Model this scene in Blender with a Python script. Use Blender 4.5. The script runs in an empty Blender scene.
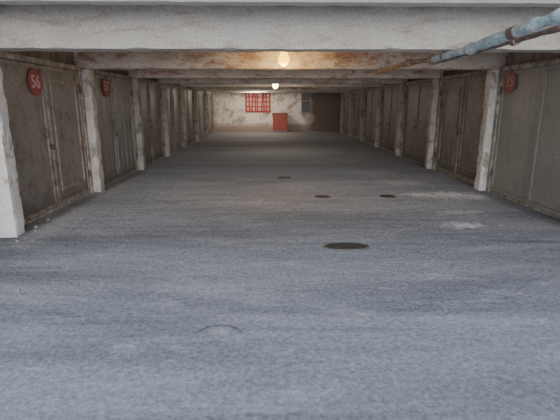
import bpy, bmesh, math, random
from mathutils import Vector, noise, Matrix
random.seed(4)
S=bpy.context.scene
COL=S.collection

# ---------------------------------------------------------------- materials
def nt(name):
    m=bpy.data.materials.new(name); m.use_nodes=True
    n=m.node_tree; b=n.nodes['Principled BSDF']
    return m,n,b
def nz(n,vec,scale,detail=6,rough=.6,dist=0):
    t=n.nodes.new('ShaderNodeTexNoise'); t.inputs['Scale'].default_value=scale
    t.inputs['Detail'].default_value=detail; t.inputs['Roughness'].default_value=rough
    t.inputs['Distortion'].default_value=dist
    n.links.new(vec,t.inputs['Vector']); return t.outputs['Fac']
def ramp(n,fac,lo,hi):
    r=n.nodes.new('ShaderNodeMapRange'); r.inputs['From Min'].default_value=lo; r.inputs['From Max'].default_value=hi
    n.links.new(fac,r.inputs['Value']); return r.outputs['Result']
def mix(n,fac,a,b,mode='MIX'):
    x=n.nodes.new('ShaderNodeMix'); x.data_type='RGBA'; x.blend_type=mode
    if isinstance(fac,(int,float)): x.inputs[0].default_value=fac
    else: n.links.new(fac,x.inputs[0])
    for s,v in ((6,a),(7,b)):
        if isinstance(v,tuple): x.inputs[s].default_value=(*v,1)
        else: n.links.new(v,x.inputs[s])
    return x.outputs[2]
def mth(n,op,a,b=None,clamp=False):
    x=n.nodes.new('ShaderNodeMath'); x.operation=op; x.use_clamp=clamp
    for i,v in enumerate((a,b)):
        if v is None: continue
        if isinstance(v,(int,float)): x.inputs[i].default_value=v
        else: n.links.new(v,x.inputs[i])
    return x.outputs[0]
def bump(n,b,h,strength,dist):
    x=n.nodes.new('ShaderNodeBump'); x.inputs['Strength'].default_value=strength; x.inputs['Distance'].default_value=dist
    n.links.new(h,x.inputs['Height']); n.links.new(x.outputs[0],b.inputs['Normal'])
def pos(n):
    return n.nodes.new('ShaderNodeNewGeometry').outputs['Position']
def mapv(n,v,sc):
    x=n.nodes.new('ShaderNodeMapping'); x.inputs['Scale'].default_value=sc
    n.links.new(v,x.inputs['Vector']); return x.outputs[0]

def worn(name,base,dark,stain,samt=.5,scale=1.5,bs=.5,rough=.9,streak=(3,3,.8),metal=0,lower=None,edge=.08,lowh=.25,upper=None,fine=.25,rust=None):
    m,n,b=nt(name); p=pos(n)
    f=ramp(n,nz(n,p,scale,8,.65),.3,.7)
    c=mix(n,f,dark,base)
    v=mapv(n,p,streak)
    s=ramp(n,nz(n,v,scale*1.3,7,.7,.5),.62-samt*.25,.62-samt*.25+edge)
    c=mix(n,mth(n,'MULTIPLY',s,.85),c,stain)
    if rust:
        s=ramp(n,nz(n,mapv(n,p,(.7,1,1.6)),rust[1],8,.75,.8),rust[2],rust[2]+.1)
        c=mix(n,mth(n,'MULTIPLY',s,.8),c,rust[0])
    g=nz(n,p,45,4,.7); c=mix(n,fine,c,mix(n,ramp(n,g,.3,.7),(.2,.2,.2),(1,1,1)),'OVERLAY')
    if lower or upper:
        sp=n.nodes.new('ShaderNodeSeparateXYZ'); n.links.new(p,sp.inputs[0])
        z=mth(n,'ADD',sp.outputs['Z'],mth(n,'MULTIPLY',nz(n,p,5,5),.6 if lower else .25))
    if lower: c=mix(n,ramp(n,z,lower[1]+lowh,lower[1]),c,lower[0])
    if upper: c=mix(n,mth(n,'MULTIPLY',ramp(n,z,upper[1],upper[1]+.1),.7),c,upper[0])
    n.links.new(c,b.inputs['Base Color']); b.inputs['Roughness'].default_value=rough; b.inputs['Metallic'].default_value=metal
    h=mth(n,'ADD',nz(n,p,18,8,.7),mth(n,'MULTIPLY',nz(n,p,3,4),1.5)); bump(n,b,h,bs,.02)
    return m
def plain(name,col,rough=.6,metal=0,noise_amt=.3,sc=12):
    m,n,b=nt(name); p=pos(n)
    d=tuple(c*(1-noise_amt) for c in col)
    n.links.new(mix(n,ramp(n,nz(n,p,sc,6),.35,.65),d,col),b.inputs['Base Color'])
    b.inputs['Roughness'].default_value=rough; b.inputs['Metallic'].default_value=metal
    bump(n,b,nz(n,p,sc*4,4),.2,.01); return m

ISO=(1,1,1)
M_ceil=worn('ceiling_concrete',(.52,.47,.41),(.38,.335,.285),(.24,.17,.12),.35,1.6,.4,streak=ISO,edge=.15,rust=((.27,.15,.09),2.2,.60))
M_beam=worn('beam_whitewash',(.575,.53,.455),(.455,.41,.345),(.26,.20,.14),.42,2.0,.55,streak=(.6,2,3),edge=.2,upper=((.28,.24,.19),2.55),fine=.35)
M_beam_r=worn('beam_rusty',(.60,.54,.46),(.42,.35,.285),(.25,.17,.12),.45,2.6,.6,streak=(1,1.5,2),edge=.15,fine=.45,rust=((.28,.115,.06),3.0,.525))
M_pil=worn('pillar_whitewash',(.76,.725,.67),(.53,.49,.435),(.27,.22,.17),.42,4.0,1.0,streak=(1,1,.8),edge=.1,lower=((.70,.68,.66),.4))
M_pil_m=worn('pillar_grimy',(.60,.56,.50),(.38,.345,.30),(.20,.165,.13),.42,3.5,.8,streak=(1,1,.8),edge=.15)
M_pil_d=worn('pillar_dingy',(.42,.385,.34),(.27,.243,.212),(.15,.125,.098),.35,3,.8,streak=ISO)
M_wall=worn('side_wall_concrete',(.27,.25,.225),(.18,.165,.145),(.13,.105,.083),.4,2,.5)
DK=[]
for s,a,b_,c in (
  ('khaki',(.265,.238,.205),(.165,.148,.127),(.135,.088,.062)),
  ('brown',(.235,.21,.184),(.158,.138,.119),(.13,.085,.058)),
  ('grey',(.28,.27,.248),(.19,.18,.165),(.14,.112,.088)),
  ('umber',(.19,.172,.152),(.128,.115,.102),(.11,.076,.056))):
    DK.append(worn('door_paint_'+s,a,b_,c,.4,2.6,.25,.5,streak=(2,2,1.3),edge=.14,lower=(tuple(x*.75 for x in b_),.35),fine=.4))
DOORM=DK
M_grey=worn('door_paint_olive_grey',(.30,.298,.262),(.23,.228,.20),(.17,.152,.12),.28,2.2,.2,.5,streak=(2,2,1.3),edge=.18,fine=.35)
M_frame=worn('door_frame_paint',(.31,.278,.238),(.17,.148,.125),(.48,.435,.38),.5,6,.3,.7,streak=ISO)
M_rim=worn('worn_leaf_edge',(.33,.295,.25),(.21,.185,.155),(.16,.10,.07),.4,5,.3,.6,streak=ISO)
M_iron=plain('dark_iron',(.06,.05,.045),.6,.4)
M_hard=plain('door_hardware',(.14,.12,.10),.7,.2)
M_rust=plain('rusty_steel',(.34,.25,.19),.8,.0,.6,8)
M_ring=plain('dark_rusty_iron',(.15,.13,.12),.8,.1,.5,8)
def scuffed(name,col,wear,lo=.52):
    m,n,b=nt(name); p=pos(n)
    c=mix(n,ramp(n,nz(n,p,16,6,.7),lo,lo+.14),col,wear)
    n.links.new(c,b.inputs['Base Color']); b.inputs['Roughness'].default_value=.7; return m
M_red=scuffed('faded_red_paint',(.31,.068,.06),(.21,.135,.112),.53)
M_red2=scuffed('dull_red_paint',(.34,.10,.085),(.27,.19,.16),.51)
M_red3=scuffed('grille_red_paint',(.47,.06,.048),(.42,.22,.17),.53)
M_red4=scuffed('weathered_red_paint',(.42,.09,.07),(.33,.15,.12),.5)
M_dig=scuffed('chalky_digit_paint',(.54,.39,.35),(.38,.19,.16),.54)
M_dig2=scuffed('nearly_worn_digit_paint',(.45,.30,.26),(.35,.14,.12),.50)
M_teal=worn('teal_wrap',(.29,.41,.43),(.43,.51,.52),(.64,.65,.62),.42,7,.9,streak=ISO,rust=((.31,.25,.20),6,.56))
M_stone=plain('crumbled_concrete',(.36,.36,.36),.95,0,.4,30)
M_black=plain('black_rubber',(.03,.03,.03),.6)
M_grout=plain('glass_dirty',(.08,.078,.075),.35)
M_pane=worn('whitewashed_panel',(.85,.72,.62),(.6,.42,.34),(.5,.1,.08),.25,5,.3,streak=ISO)

def floor_mat():
    m,n,b=nt('dusty_asphalt'); p=pos(n)
    f=ramp(n,nz(n,mapv(n,p,(.4,1.1,1)),.9,6,.6,.6),.34,.66)
    c=mix(n,f,(.385,.395,.428),(.565,.575,.61))
    f2=ramp(n,nz(n,mapv(n,p,(.15,1.1,1)),1.3,5,.6,1.0),.46,.64)
    c=mix(n,mth(n,'MULTIPLY',f2,.8),c,(.27,.275,.30))
    f3=ramp(n,nz(n,mapv(n,p,(.5,1.2,1)),3.3,6,.7,.5),.54,.70)
    c=mix(n,mth(n,'MULTIPLY',f3,.55),c,(.72,.73,.76))
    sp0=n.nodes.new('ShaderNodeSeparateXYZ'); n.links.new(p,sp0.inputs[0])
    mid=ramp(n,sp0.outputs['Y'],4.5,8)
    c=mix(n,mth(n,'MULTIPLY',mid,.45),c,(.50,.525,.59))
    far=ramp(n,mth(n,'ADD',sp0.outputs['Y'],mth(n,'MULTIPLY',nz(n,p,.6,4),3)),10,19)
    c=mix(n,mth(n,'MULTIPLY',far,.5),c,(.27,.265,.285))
    g=ramp(n,nz(n,p,30,7,.85),.32,.68)
    c=mix(n,.6,c,mix(n,g,(.08,.08,.08),(.92,.92,.92)),'OVERLAY')
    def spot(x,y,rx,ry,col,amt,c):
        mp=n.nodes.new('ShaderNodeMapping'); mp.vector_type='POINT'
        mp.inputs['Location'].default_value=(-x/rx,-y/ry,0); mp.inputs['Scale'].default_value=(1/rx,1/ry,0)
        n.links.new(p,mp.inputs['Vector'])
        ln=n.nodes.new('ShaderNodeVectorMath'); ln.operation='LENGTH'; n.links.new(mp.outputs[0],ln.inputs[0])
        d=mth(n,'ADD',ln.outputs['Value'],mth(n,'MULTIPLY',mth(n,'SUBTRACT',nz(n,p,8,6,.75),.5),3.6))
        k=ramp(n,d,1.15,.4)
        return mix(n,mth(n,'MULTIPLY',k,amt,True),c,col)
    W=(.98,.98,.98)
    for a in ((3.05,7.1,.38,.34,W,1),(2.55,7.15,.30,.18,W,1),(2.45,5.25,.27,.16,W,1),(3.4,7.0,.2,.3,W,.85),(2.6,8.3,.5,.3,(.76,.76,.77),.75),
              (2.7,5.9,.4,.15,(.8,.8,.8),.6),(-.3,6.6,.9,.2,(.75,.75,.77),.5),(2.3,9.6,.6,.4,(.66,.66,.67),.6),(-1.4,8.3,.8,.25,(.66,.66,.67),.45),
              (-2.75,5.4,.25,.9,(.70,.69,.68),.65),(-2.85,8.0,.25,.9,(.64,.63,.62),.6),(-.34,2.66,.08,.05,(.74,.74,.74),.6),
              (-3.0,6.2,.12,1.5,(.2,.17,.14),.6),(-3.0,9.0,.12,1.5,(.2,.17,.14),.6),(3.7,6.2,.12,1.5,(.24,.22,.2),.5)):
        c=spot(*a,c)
    ln=n.nodes.new('ShaderNodeVectorMath'); ln.operation='DISTANCE'; n.links.new(p,ln.inputs[0]); ln.inputs[1].default_value=(-.36,2.58,0)
    d=mth(n,'ABSOLUTE',mth(n,'SUBTRACT',ln.outputs['Value'],.16))
    k=ramp(n,mth(n,'ADD',d,mth(n,'MULTIPLY',nz(n,p,20,4),.02)),.026,.01)
    k=mth(n,'MULTIPLY',k,ramp(n,sp0.outputs['Y'],2.6,2.68),True)
    c=mix(n,mth(n,'MULTIPLY',k,.8),c,(.14,.14,.145))
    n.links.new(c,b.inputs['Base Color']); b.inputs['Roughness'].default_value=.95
    b.inputs['Specular IOR Level'].default_value=.2
    h=mth(n,'ADD',mth(n,'MULTIPLY',nz(n,p,26,7,.85),1.6),mth(n,'MULTIPLY',nz(n,mapv(n,p,(.6,1,1)),7,5,.6),1.8))
    bump(n,b,h,1,.037)
    return m
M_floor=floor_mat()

def brick_mat():
    m,n,b=nt('whitewashed_brick'); p=pos(n)
    sp=n.nodes.new('ShaderNodeSeparateXYZ'); n.links.new(p,sp.inputs[0])
    cb=n.nodes.new('ShaderNodeCombineXYZ'); n.links.new(sp.outputs['X'],cb.inputs[0]); n.links.new(sp.outputs['Z'],cb.inputs[1])
    t=n.nodes.new('ShaderNodeTexBrick'); n.links.new(cb.outputs[0],t.inputs['Vector'])
    t.inputs['Scale'].default_value=1; t.inputs['Brick Width'].default_value=.42; t.inputs['Row Height'].default_value=.2; t.inputs['Mortar Size'].default_value=.006
    t.inputs['Color1'].default_value=(.95,.90,.82,1); t.inputs['Color2'].default_value=(.87,.81,.73,1); t.inputs['Mortar'].default_value=(.68,.61,.53,1)
    c=mix(n,ramp(n,nz(n,p,2.0,6,.7),.52,.62),t.outputs['Color'],(.50,.40,.31))
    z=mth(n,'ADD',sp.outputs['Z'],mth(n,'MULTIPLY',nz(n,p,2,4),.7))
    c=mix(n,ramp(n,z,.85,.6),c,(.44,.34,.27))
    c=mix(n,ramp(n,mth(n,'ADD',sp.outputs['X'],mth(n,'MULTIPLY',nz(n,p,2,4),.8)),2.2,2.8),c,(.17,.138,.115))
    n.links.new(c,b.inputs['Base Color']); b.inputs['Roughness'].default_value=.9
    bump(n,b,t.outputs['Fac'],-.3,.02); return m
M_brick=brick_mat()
def emis(name,col,st):
    m,n,b=nt(name); b.inputs['Base Color'].default_value=(*col,1); b.inputs['Emission Color'].default_value=(*col,1)
    b.inputs['Emission Strength'].default_value=st; return m
M_bulb=emis('lit_bulb_glass',(1,.60,.01),5)
M_bulb2=emis('bright_bulb_glass',(1,.80,.38),14)

# ---------------------------------------------------------------- mesh helpers
def box(bm,x0,x1,y0,y1,z0,z1):
    v=[bm.verts.new((x,y,z)) for x in (x0,x1) for y in (y0,y1) for z in (z0,z1)]
    for f in ((0,1,3,2),(4,6,7,5),(0,4,5,1),(2,3,7,6),(0,2,6,4),(1,5,7,3)): bm.faces.new([v[i] for i in f])
def cyl(bm,p0,p1,r,seg=16,r2=None):
    p0=Vector(p0);p1=Vector(p1);d=p1-p0
    mt=Matrix.Translation((p0+p1)/2)@d.to_track_quat('Z','Y').to_matrix().to_4x4()
    bmesh.ops.create_cone(bm,cap_ends=True,segments=seg,radius1=r,radius2=r if r2 is None else r2,depth=d.length,matrix=mt)
def mesh(bm,name,mat,bevel=0,smooth=False):
    bmesh.ops.recalc_face_normals(bm,faces=bm.faces)
    if bevel: bmesh.ops.bevel(bm,geom=list(bm.edges),offset=bevel,segments=2,affect='EDGES',profile=.6)
    me=bpy.data.meshes.new(name); bm.to_mesh(me); bm.free(); me.materials.append(mat)
    if smooth:
        for p in me.polygons: p.use_smooth=True
    return me
def ob(name,data,loc=(0,0,0),parent=None,rot=(0,0,0),**kw):
    o=bpy.data.objects.new(name,data); COL.objects.link(o); o.location=loc; o.rotation_euler=rot
    if parent: o.parent=parent
    for k,v in kw.items(): o[k]=v
    return o
def rough_box(name,mat,dims,cuts,amp,loc,seed=0,**kw):
    bm=bmesh.new(); X,Y,Z=dims
    nx,ny,nz_=cuts
    def grid(f,na,nb):
        vs=[[bm.verts.new(f(i/na,j/nb)) for j in range(nb+1)] for i in range(na+1)]
        for i in range(na):
            for j in range(nb): bm.faces.new((vs[i][j],vs[i+1][j],vs[i+1][j+1],vs[i][j+1]))
    a=lambda t:(t-.5)*X; b=lambda t:(t-.5)*Y; c=lambda t:t*Z
    for s in (0,1):
        grid(lambda u,v:(a(u),b(v),c(s)),nx,ny); grid(lambda u,v:(a(u),b(s),c(v)),nx,nz_); grid(lambda u,v:(a(s),b(u),c(v)),ny,nz_)
    bmesh.ops.remove_doubles(bm,verts=bm.verts,dist=1e-4)
    for v in bm.verts:
        w=v.co+Vector(loc)+Vector((seed,seed,0))
        edge=(abs(abs(v.co.x)-X/2)<1e-4)+(abs(abs(v.co.y)-Y/2)<1e-4)+((abs(v.co.z)<1e-4) or abs(v.co.z-Z)<1e-4)
        k=noise.noise(w*5)*amp*.5
        if edge>=2: k-=max(0,noise.noise(w*7+Vector((9,0,0))))*amp*2.5+amp*.3
        d=Vector(((1 if v.co.x>0 else -1)*(abs(abs(v.co.x)-X/2)<1e-4),(1 if v.co.y>0 else -1)*(abs(abs(v.co.y)-Y/2)<1e-4),(abs(v.co.z-Z)<1e-4)*1-(abs(v.co.z)<1e-4 and Z<1)*1))
        if d.length: v.co+=d.normalized()*k
    return ob(name,mesh(bm,name,mat),loc,**kw)

XL,XR=-3.15,3.86
PER=2.62; Y0=4.95; YEND=24.6; ZB=2.06; ZC=2.50
N=8
Yk=[Y0+PER*k for k in range(0,N)]

# ---------------------------------------------------------------- shell
def slab(name,x0,x1,y0,y1,z0,z1,mat):
    bm=bmesh.new(); c=((x0+x1)/2,(y0+y1)/2,z0)
    box(bm,x0-c[0],x1-c[0],y0-c[1],y1-c[1],0,z1-z0)
    return ob(name,mesh(bm,name,mat),c,kind='structure')
bmf=bmesh.new(); bmesh.ops.create_grid(bmf,x_segments=80,y_segments=260,size=1)
for v in bmf.verts:
    v.co.x=v.co.x*8+.4; v.co.y=9.5+v.co.y*15.5
    v.co.z=-.006+.006*noise.noise(Vector((v.co.x*.9,v.co.y*1.4,0)))
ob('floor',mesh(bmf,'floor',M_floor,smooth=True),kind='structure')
YS=2.9
slab('wall_left',-3.5,XL-.06,YS,YEND,-.02,ZC+.02,M_wall)
slab('wall_right',XR+.06,4.25,YS,YEND,-.02,ZC+.02,M_wall)
slab('wall_back',-3.5,4.25,YEND,YEND+.25,-.02,ZC+.2,M_brick)
bm=bmesh.new()
ys=[YS]+[Y0-.62+PER*k for k in range(0,8)]+[YEND+.1]
for a,b_ in zip(ys,ys[1:]): box(bm,-3.5,4.25,a+.015,b_-.015,ZC,ZC+.15)
box(bm,-3.5,4.25,YS,YEND,ZC+.04,ZC+.2)
ob('ceiling',mesh(bm,'ceiling',M_ceil),kind='structure')
M_rib=worn('rib_whitewash',(.66,.62,.55),(.52,.48,.42),(.33,.265,.205),.2,1.7,.5,streak=(.6,2,3.5),edge=.2)
rough_box('ceiling_rib',M_rib,(XR-XL+.1,.16,.155),(90,3,3),.006,((XL+XR)/2,4.12,2.355),5,label='shallow pale concrete rib under the ceiling slab',category='beam')

for k,y in enumerate(Yk):
    r=k in(1,2,3,5)
    rough_box('ceiling_beam',M_beam_r if r else (M_beam if k<1 else M_ceil),(XR-XL+.1,.3,ZC-ZB),(110,4,5),.018 if k else .014,((XL+XR)/2,y,ZB),k*3,
      label='rust-stained concrete beam across the garage ceiling' if r else ('stained cream whitewashed concrete beam across the garage ceiling' if k<1 else 'dusty beige concrete beam across the garage ceiling'),category='beam',group='cross beams under the ceiling')
    for side in (-1,1):
        pw=(.27 if k==0 else .24) if side<0 else .235
        x=(XL-.06+pw/2) if side<0 else (XR+.06-pw/2)
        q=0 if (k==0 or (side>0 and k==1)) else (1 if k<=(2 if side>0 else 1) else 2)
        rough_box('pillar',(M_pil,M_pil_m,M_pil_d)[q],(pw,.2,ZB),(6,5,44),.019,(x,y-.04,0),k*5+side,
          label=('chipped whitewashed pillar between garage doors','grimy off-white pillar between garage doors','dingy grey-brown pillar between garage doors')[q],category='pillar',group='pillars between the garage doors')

# ---------------------------------------------------------------- garage doors
W,H=2.38,2.09
bm=bmesh.new()
for a in (-W/2,W/2-.07): box(bm,a,a+.07,-.06,.06,0,H)
box(bm,-W/2+.07,W/2-.07,-.06,.06,H-.07,H); box(bm,-W/2+.07,W/2-.07,-.03,.06,0,.04)
FR=mesh(bm,'door_frame',M_frame,.004)
lw=(W-.14)/2-.008; lh=H-.125
def leafmesh(style,mat):
    bm=bmesh.new(); h=lw/2
    box(bm,-h,h,-.008,.02,0,lh)
    nf=len(bm.faces)
    t=.055
    for b in ((-h,-h+t,0,lh),(h-t,h,0,lh),(-h+t,h-t,0,t),(-h+t,h-t,lh-t,lh)): box(bm,b[0],b[1],-.030,-.008,b[2],b[3])
    if style==0:
        box(bm,-h+t,h-t,-.022,-.008,lh*.5-.02,lh*.5+.02)
    elif style==1:
        for i in range(1,4):
            x=-h+i*(2*h/4); box(bm,x-.006,x+.006,-.015,-.008,t,lh-t)
    elif style==2:
        for z in (lh*.33,lh*.66): box(bm,-h+t,h-t,-.022,-.008,z-.02,z+.02)
    elif style==3:
        for b in ((-h+.14,-h+.185,.2,lh-.18),(h-.185,h-.14,.2,lh-.18),(-h+.185,h-.185,.2,.245),(-h+.185,h-.185,lh-.225,lh-.18)): box(bm,b[0],b[1],-.030,-.008,b[2],b[3])
    me=mesh(bm,'door_leaf',mat)
    if style in (3,5) :
        me.materials.append(M_rim)
        for i,p in enumerate(me.polygons):
            if i>=nf: p.material_index=1
    return me
bm=bmesh.new()
pts=[(0,-.02,0),(0,-.05,.01),(0,-.05,.10),(0,-.02,.11)]
for a,b in zip(pts,pts[1:]): cyl(bm,a,b,.007,10)
HAND=mesh(bm,'handle',M_hard)
bm=bmesh.new(); cyl(bm,(0,0,0),(0,0,.12),.013,12); box(bm,-.03,.03,.006,.014,.01,.11)
HIN=mesh(bm,'hinge',M_hard)
bm=bmesh.new(); box(bm,-.06,.06,-.036,-.026,-.015,.015); box(bm,-.022,.022,-.054,-.036,-.06,-.016)
for a,b in (((-.014,-.045,-.02),(-.014,-.045,.008)),((-.014,-.045,.008),(.014,-.045,.008)),((.014,-.045,.008),(.014,-.045,-.02))): cyl(bm,a,b,.004,8)
LOCK=mesh(bm,'padlock_hasp',M_hard)
def sign(parent,x,z,txt,r,mat,dm):
    bm=bmesh.new(); cyl(bm,(0,-.004,0),(0,.004,0),r,48)
    s=ob('number_sign',mesh(bm,'number_sign',mat),(x,-.032,z),parent,label='round faded red painted disc with the number '+txt)
    cu=bpy.data.curves.new('digits','FONT'); cu.body=txt; cu.size=r*1.3; cu.extrude=.001; cu.align_x='CENTER'; cu.align_y='CENTER'; cu.offset=.004
    t=bpy.data.objects.new('tmp',cu); COL.objects.link(t); bpy.context.view_layer.update()
    me=bpy.data.meshes.new_from_object(t.evaluated_get(bpy.context.evaluated_depsgraph_get())); bpy.data.objects.remove(t)
    me.name='digits'; me.materials.clear(); me.materials.append(dm)
    ob('digits',me,(0,-.005,0),s,(math.pi/2,0,0),label='chalky worn digits '+txt)
DN={0:'khaki-brown',1:'rusty brown',2:'grey-beige',3:'dark umber'}
leafc={}
for side in (-1,1):
    for k in range(0,7):
        yc=Y0-.04+PER*(k+.5)
        mi=(k*2+(side>0)) %4
        if side<0 and k==0: mi=0
        if side<0 and k==1: mi=2
        if side>0 and k==1: mi=1
        st=(k+ (2 if side>0 else 0))%4
        mat=M_grey if (side>0 and k<=0) else DOORM[mi]
        lab=DN[mi]+' painted steel double garage door between pillars'
        if side<0 and k==0: lab='khaki-brown steel garage door with red number 56'
        if side<0 and k==1: lab='grey-beige steel garage door with red number 57'
        if side>0 and k==0: lab='plain olive-grey steel garage door with faded red disc'
        e=ob('garage_door',None,(XL if side<0 else XR,yc,0),None,(0,0,math.pi/2*(-side)),label=lab,category='garage door',group='garage doors along the driveway')
        e.empty_display_size=.3
        ob('door_frame',FR,(0,0,0),e)
        for j,sx in enumerate((-1,1)):
            s2=(3 if sx>0 else 5) if (side<0 and k==0) else st
            if side>0 and k==0: s2=4
            key=(s2,mat.name)
            if key not in leafc: leafc[key]=leafmesh(s2,mat)
            L=ob('door_leaf',leafc[key],(sx*(lw/2+.008),-.014 if sx>0 else 0,.048),e)
            for z in (.25,lh-.35): ob('hinge',HIN,(sx*(lw/2-.012),-.045,z),L)
            if sx<0 and not (side>0 and k==0):
                ob('handle',HAND,(lw/2-.09,0,1.0),L)
                ob('padlock_hasp',LOCK,(lw/2-.005,-.014,.88),L)
        if side<0 and k==0: sign(e,-.22,1.78,'56',.175,M_red,M_dig)
        if side<0 and k==1: sign(e,-.30,1.82,'57',.19,M_red,M_dig)
        if side>0 and k==0: sign(e,-.88,1.84,'35',.175,M_red2,M_dig2)

# ---------------------------------------------------------------- lamps
def lamp(x,y,z,r,ctop,power,lab,flush=False,col=(1,.80,.58),bm_=None):
    e=ob('hanging_lamp' if not flush else 'added_ceiling_lamp',None,(x,y,ctop),label=lab,category='lamp')
    dz=z-ctop
    bm=bmesh.new(); cyl(bm,(0,0,-.0),(0,0,dz+r*1.6),.008 if not flush else .03,8); cyl(bm,(0,0,-.03),(0,0,0),.05,20)
    ob('cord',mesh(bm,'cord',M_black),parent=e)
    bm=bmesh.new(); cyl(bm,(0,0,dz+r*1.0),(0,0,dz+r*2.1),.03,20,.02); ob('lamp_socket',mesh(bm,'lamp_socket',M_black),parent=e)
    bm=bmesh.new(); bmesh.ops.create_uvsphere(bm,u_segments=24,v_segments=16,radius=r)
    for v in bm.verts:
        if v.co.z>0: v.co.x*=1-.45*v.co.z/r; v.co.y*=1-.45*v.co.z/r; v.co.z*=1.6
        else: v.co.z*=1.2
        v.co.z+=dz
    ob('bulb',mesh(bm,'bulb',bm_ or M_bulb,smooth=True),parent=e)
    l=bpy.data.lights.new('lamp_light','POINT'); l.energy=power; l.color=col; l.shadow_soft_size=r
    ob('lamp_light',l,(0,0,dz-r*1.2-.07),e)
lamp(.20,6.95,2.17,.088,ZC,32,'glowing warm light bulb hanging from the ceiling',col=(1,.66,.26))
lamp(.14,13.9,2.08,.095,ZC,32,'glowing warm light bulb hanging further down the garage',bm_=M_bulb2,col=(1,.86,.70))
lamp(-.5,19.5,2.22,.06,ZC,30,'added bulb close under the ceiling, unseen behind the beams',True,(1,.92,.84))  # added lamp, unseen above the beam bottoms, brightens the deep corridor
lamp(-.8,22.85,2.24,.06,ZC,105,'added bulb hidden behind a beam to light the end wall',True,(1,.88,.72))  # added lamp kept out of view behind a beam, lights the end wall

# ---------------------------------------------------------------- pipes
def tube(name,pts,r,mat,parent,wob=0):
    cu=bpy.data.curves.new('t','CURVE'); cu.dimensions='3D'; cu.bevel_depth=r; cu.bevel_resolution=5; cu.use_fill_caps=True
    sp=cu.splines.new('POLY'); sp.points.add(len(pts)-1)
    for q,p in zip(sp.points,pts): q.co=(*p,1); q.radius=1+wob*noise.noise(Vector((p[1]*6,p[0],0)))
    t=bpy.data.objects.new('tmp',cu); COL.objects.link(t); bpy.context.view_layer.update()
    me=bpy.data.meshes.new_from_object(t.evaluated_get(bpy.context.evaluated_depsgraph_get())); bpy.data.objects.remove(t)
    me.materials.clear(); me.materials.append(mat)
    for p in me.polygons: p.use_smooth=True
    return ob(name,me,parent=parent)
def line(pts,step=.04):
    out=[]
    for a,b in zip(pts,pts[1:]):
        a=Vector(a);b=Vector(b);n=max(1,int((b-a).length/step))
        out+= [a.lerp(b,i/n) for i in range(n)]
    out.append(Vector(pts[-1])); return out
def clamp(e,x,y,z,r):
    bm=bmesh.new(); box(bm,-.012+x,.012+x,y-.015,y+.015,z,ZB-e.location.z+.004); cyl(bm,(x,y-.015,z),(x,y+.015,z),r,20)
    ob('pipe_clamp',mesh(bm,'pipe_clamp',M_rust),parent=e)
def collar(e,a,b,r):
    bm=bmesh.new(); cyl(bm,a,b,r,20); ob('pipe_collar',mesh(bm,'pipe_collar',M_rust,.004),parent=e)
e=ob('wrapped_pipe',None,(1.90,2.4,2.010),label='worn teal cloth-wrapped pipe with rusty joints under the beam',category='pipe')
tube('pipe_wrapping',line([(.02,0,.07),(0,.9,.04),(0,1.9,.0)]),.046,M_teal,e,.6)
tube('pipe_body',line([(0,1.85,.0),(0,2.5,.0),(0,2.85,-.0),(.0,2.96,-.0)]),.036,M_teal,e,.4)
tube('rusty_pipe_end',line([(0,2.92,0),(-.03,3.02,0),(-.12,3.3,0),(-.13,3.4,.0),(-.13,4.3,.0),(-.13,5.1,.0)]),.028,M_rust,e,.3)
for a,b in (((0,1.1,.034),(0,1.2,.03)),((0,1.86,0),(0,1.94,.0)),((0,2.84,0),(0,2.93,0)),((-.12,3.31,0),(-.13,3.4,0))): collar(e,a,b,.05)
clamp(e,0,Y0-2.4,0,.042); clamp(e,-.13,Y0+PER-2.4-.1,0,.034)
e=ob('water_pipe',None,(2.12,3.3,2.02),label='thin brown rusty water pipe beside the wrapped pipe',category='pipe')
tube('pipe_body',line([(0,0,.02),(0,2.6,0)]),.024,M_rust,e,.3)
for yy in (.6,2.2): collar(e,(0,yy,.008),(0,yy+.07,.008),.036)
clamp(e,0,Y0-3.3,0,.03)

# ---------------------------------------------------------------- manholes
def manhole(x,y,r,sy,lab):
    e=ob('manhole_cover',None,(x,y,0),label=lab,category='manhole cover',group='manhole covers in the driveway')
    bm=bmesh.new(); n=48
    prof=[(r*1.12,-.004),(r*1.06,.008),(r*1.0,.008),(r*.98,.0),(r*.98,-.01)]
    rings=[[bm.verts.new((a*math.cos(t*math.tau/n),sy*a*math.sin(t*math.tau/n),z)) for t in range(n)] for a,z in prof]
    for a,b in zip(rings,rings[1:]):
        for t in range(n): bm.faces.new((a[t],a[(t+1)%n],b[(t+1)%n],b[t]))
    ob('cover_rim',mesh(bm,'cover_rim',M_ring,smooth=True),parent=e)
    bm=bmesh.new(); cyl(bm,(0,0,-.004),(0,0,.004),r*.975,n)
    for i in range(-3,4):
        w=math.sqrt(max(0,(r*.85)**2-(i*r*.25)**2)); box(bm,-w,w,i*r*.25-.012,i*r*.25+.012,.004,.008)
    for v in bm.verts: v.co.y*=sy
    ob('cover_plate',mesh(bm,'cover_plate',M_iron),parent=e)
manhole(.81,4.42,.225,.5,'dark oval iron manhole cover sunk in the asphalt')
manhole(1.94,6.99,.12,.9,'small dark round cover in the asphalt')
manhole(.85,6.99,.12,.8,'small dark round cover in the asphalt')
manhole(.27,8.9,.125,1.1,'small dark round cover in the asphalt')

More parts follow.
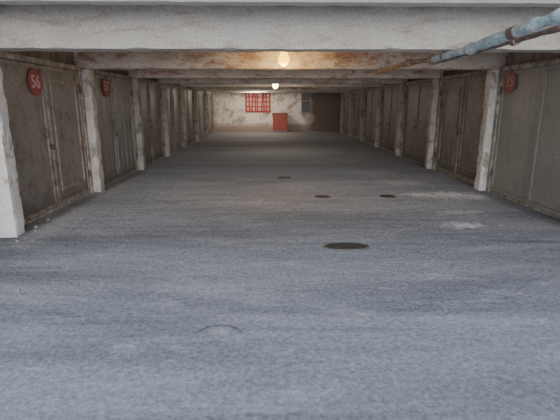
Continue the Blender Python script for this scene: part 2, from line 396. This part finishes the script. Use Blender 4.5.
# ---------------------------------------------------------------- back wall things
yw=YEND
e=ob('window_grille',None,(-.72,yw,1.05),label='red barred window grille over a pale panel on the end wall',category='window grille')
bm=bmesh.new(); w=.7; h=1.12
for b in ((-w,-w+.09,0,h),(w-.09,w,0,h),(-w+.09,w-.09,0,.09),(-w+.09,w-.09,h-.09,h)): box(bm,b[0],b[1],-.08,0,b[2],b[3])
ob('grille_frame',mesh(bm,'grille_frame',M_red3,.006),parent=e)
bm=bmesh.new(); box(bm,-w+.09,w-.09,-.02,0,.09,h-.09); ob('pane',mesh(bm,'pane',M_pane),parent=e)
for i,xx in enumerate((-.46,-.33,-.13,-.02,.2,.34,.47)):
    bm=bmesh.new(); cyl(bm,(xx,-.06,.09),(xx+(.06 if i%3==1 else -.03),-.06,h-.09),.04,10); ob('bar',mesh(bm,'bar',M_red3),parent=e)
for z in (.3,.56,.82):
    bm=bmesh.new(); box(bm,-w+.09,w-.09,-.055,-.03,z-.03,z+.03); ob('crossbar',mesh(bm,'crossbar',M_red3),parent=e)

e=ob('fire_sand_box',None,(.5,yw-.32,0),label='weathered red metal fire sand box with sloping lid',category='sand box')
bm=bmesh.new(); 
v=[bm.verts.new(c) for c in ((-.4,-.3,.1),(.4,-.3,.1),(.4,.3,.1),(-.4,.3,.1),(-.4,-.3,.82),(.4,-.3,.82),(.4,.3,.98),(-.4,.3,.98))]
for f in ((0,1,2,3),(4,5,6,7),(0,1,5,4),(1,2,6,5),(2,3,7,6),(3,0,4,7)): bm.faces.new([v[i] for i in f])
ob('box_body',mesh(bm,'box_body',M_red4,.008),parent=e)
bm=bmesh.new()
v=[bm.verts.new(c) for c in ((-.43,-.33,.815),(.43,-.33,.815),(.43,.31,.98),(-.43,.31,.98),(-.43,-.33,.85),(.43,-.33,.85),(.43,.31,1.02),(-.43,.31,1.02))]
for f in ((0,1,2,3),(4,5,6,7),(0,1,5,4),(1,2,6,5),(2,3,7,6),(3,0,4,7)): bm.faces.new([v[i] for i in f])
ob('lid',mesh(bm,'lid',M_red2),parent=e)
bm=bmesh.new(); box(bm,-.36,.36,-.26,.26,-.004,.102); ob('plinth',mesh(bm,'plinth',M_pil_d),parent=e)

e=ob('small_window',None,(1.95,yw,1.0),label='narrow dirty grey framed window in the end wall',category='window')
bm=bmesh.new(); w=.28;h=1.1
for b in ((-w,-w+.05,0,h),(w-.05,w,0,h),(-w+.05,w-.05,0,.05),(-w+.05,w-.05,h-.05,h),(-w+.05,w-.05,.65,.69)): box(bm,b[0],b[1],-.06,0,b[2],b[3])
ob('window_frame',mesh(bm,'window_frame',M_pil_d),parent=e)
bm=bmesh.new(); box(bm,-w+.05,w-.05,-.025,0,.05,h-.05); ob('glass_pane',mesh(bm,'glass_pane',M_grout),parent=e)

# ---------------------------------------------------------------- rubble
def stone(x,y,r,seed):
    bm=bmesh.new(); bmesh.ops.create_icosphere(bm,subdivisions=2,radius=r)
    for v in bm.verts:
        v.co*=1+.35*noise.noise(v.co/r*1.3+Vector((seed,0,0))); v.co.z=max(v.co.z*.6,-r*.3)
    for v in bm.verts: v.co.z+=r*.29
    ob('concrete_chip',mesh(bm,'concrete_chip',M_stone),(x,y,-.004),rot=(0,0,seed),label='small grey chip of crumbled concrete on the asphalt',category='rubble',group='crumbled concrete chips on the floor')
for i,(x,y,r) in enumerate(((-2.1,3.35,.015),(-2.86,4.68,.022),(-2.88,5.1,.02),(-2.95,5.25,.03),(-2.98,5.6,.025),(-2.9,7.35,.025),(-2.85,7.8,.025),(3.5,7.3,.03),(1.35,2.9,.009),(-.5,3.6,.01),(2.2,3.6,.011),(3.1,6.7,.02))):
    stone(x,y,r,i*1.7)

# ---------------------------------------------------------------- light and camera
w=bpy.data.worlds.new('World'); S.world=w; w.use_nodes=True
bg=w.node_tree.nodes['Background']; bg.inputs['Color'].default_value=(.72,.81,1,1); bg.inputs['Strength'].default_value=2.0
su=bpy.data.lights.new('hazy_sun','SUN'); su.energy=3.1; su.angle=math.radians(35); su.color=(.98,.97,.97)
ob('hazy_sun',su,(0,-6,5),rot=(math.radians(90-11),0,math.radians(3)))

cam=bpy.data.cameras.new('Camera'); cam.sensor_width=36; cam.lens=430/560*36; cam.clip_start=.05
c=ob('Camera',cam,(0,0,1.5),rot=(math.radians(90-13.85),0,math.radians(-1.17)))
S.camera=c
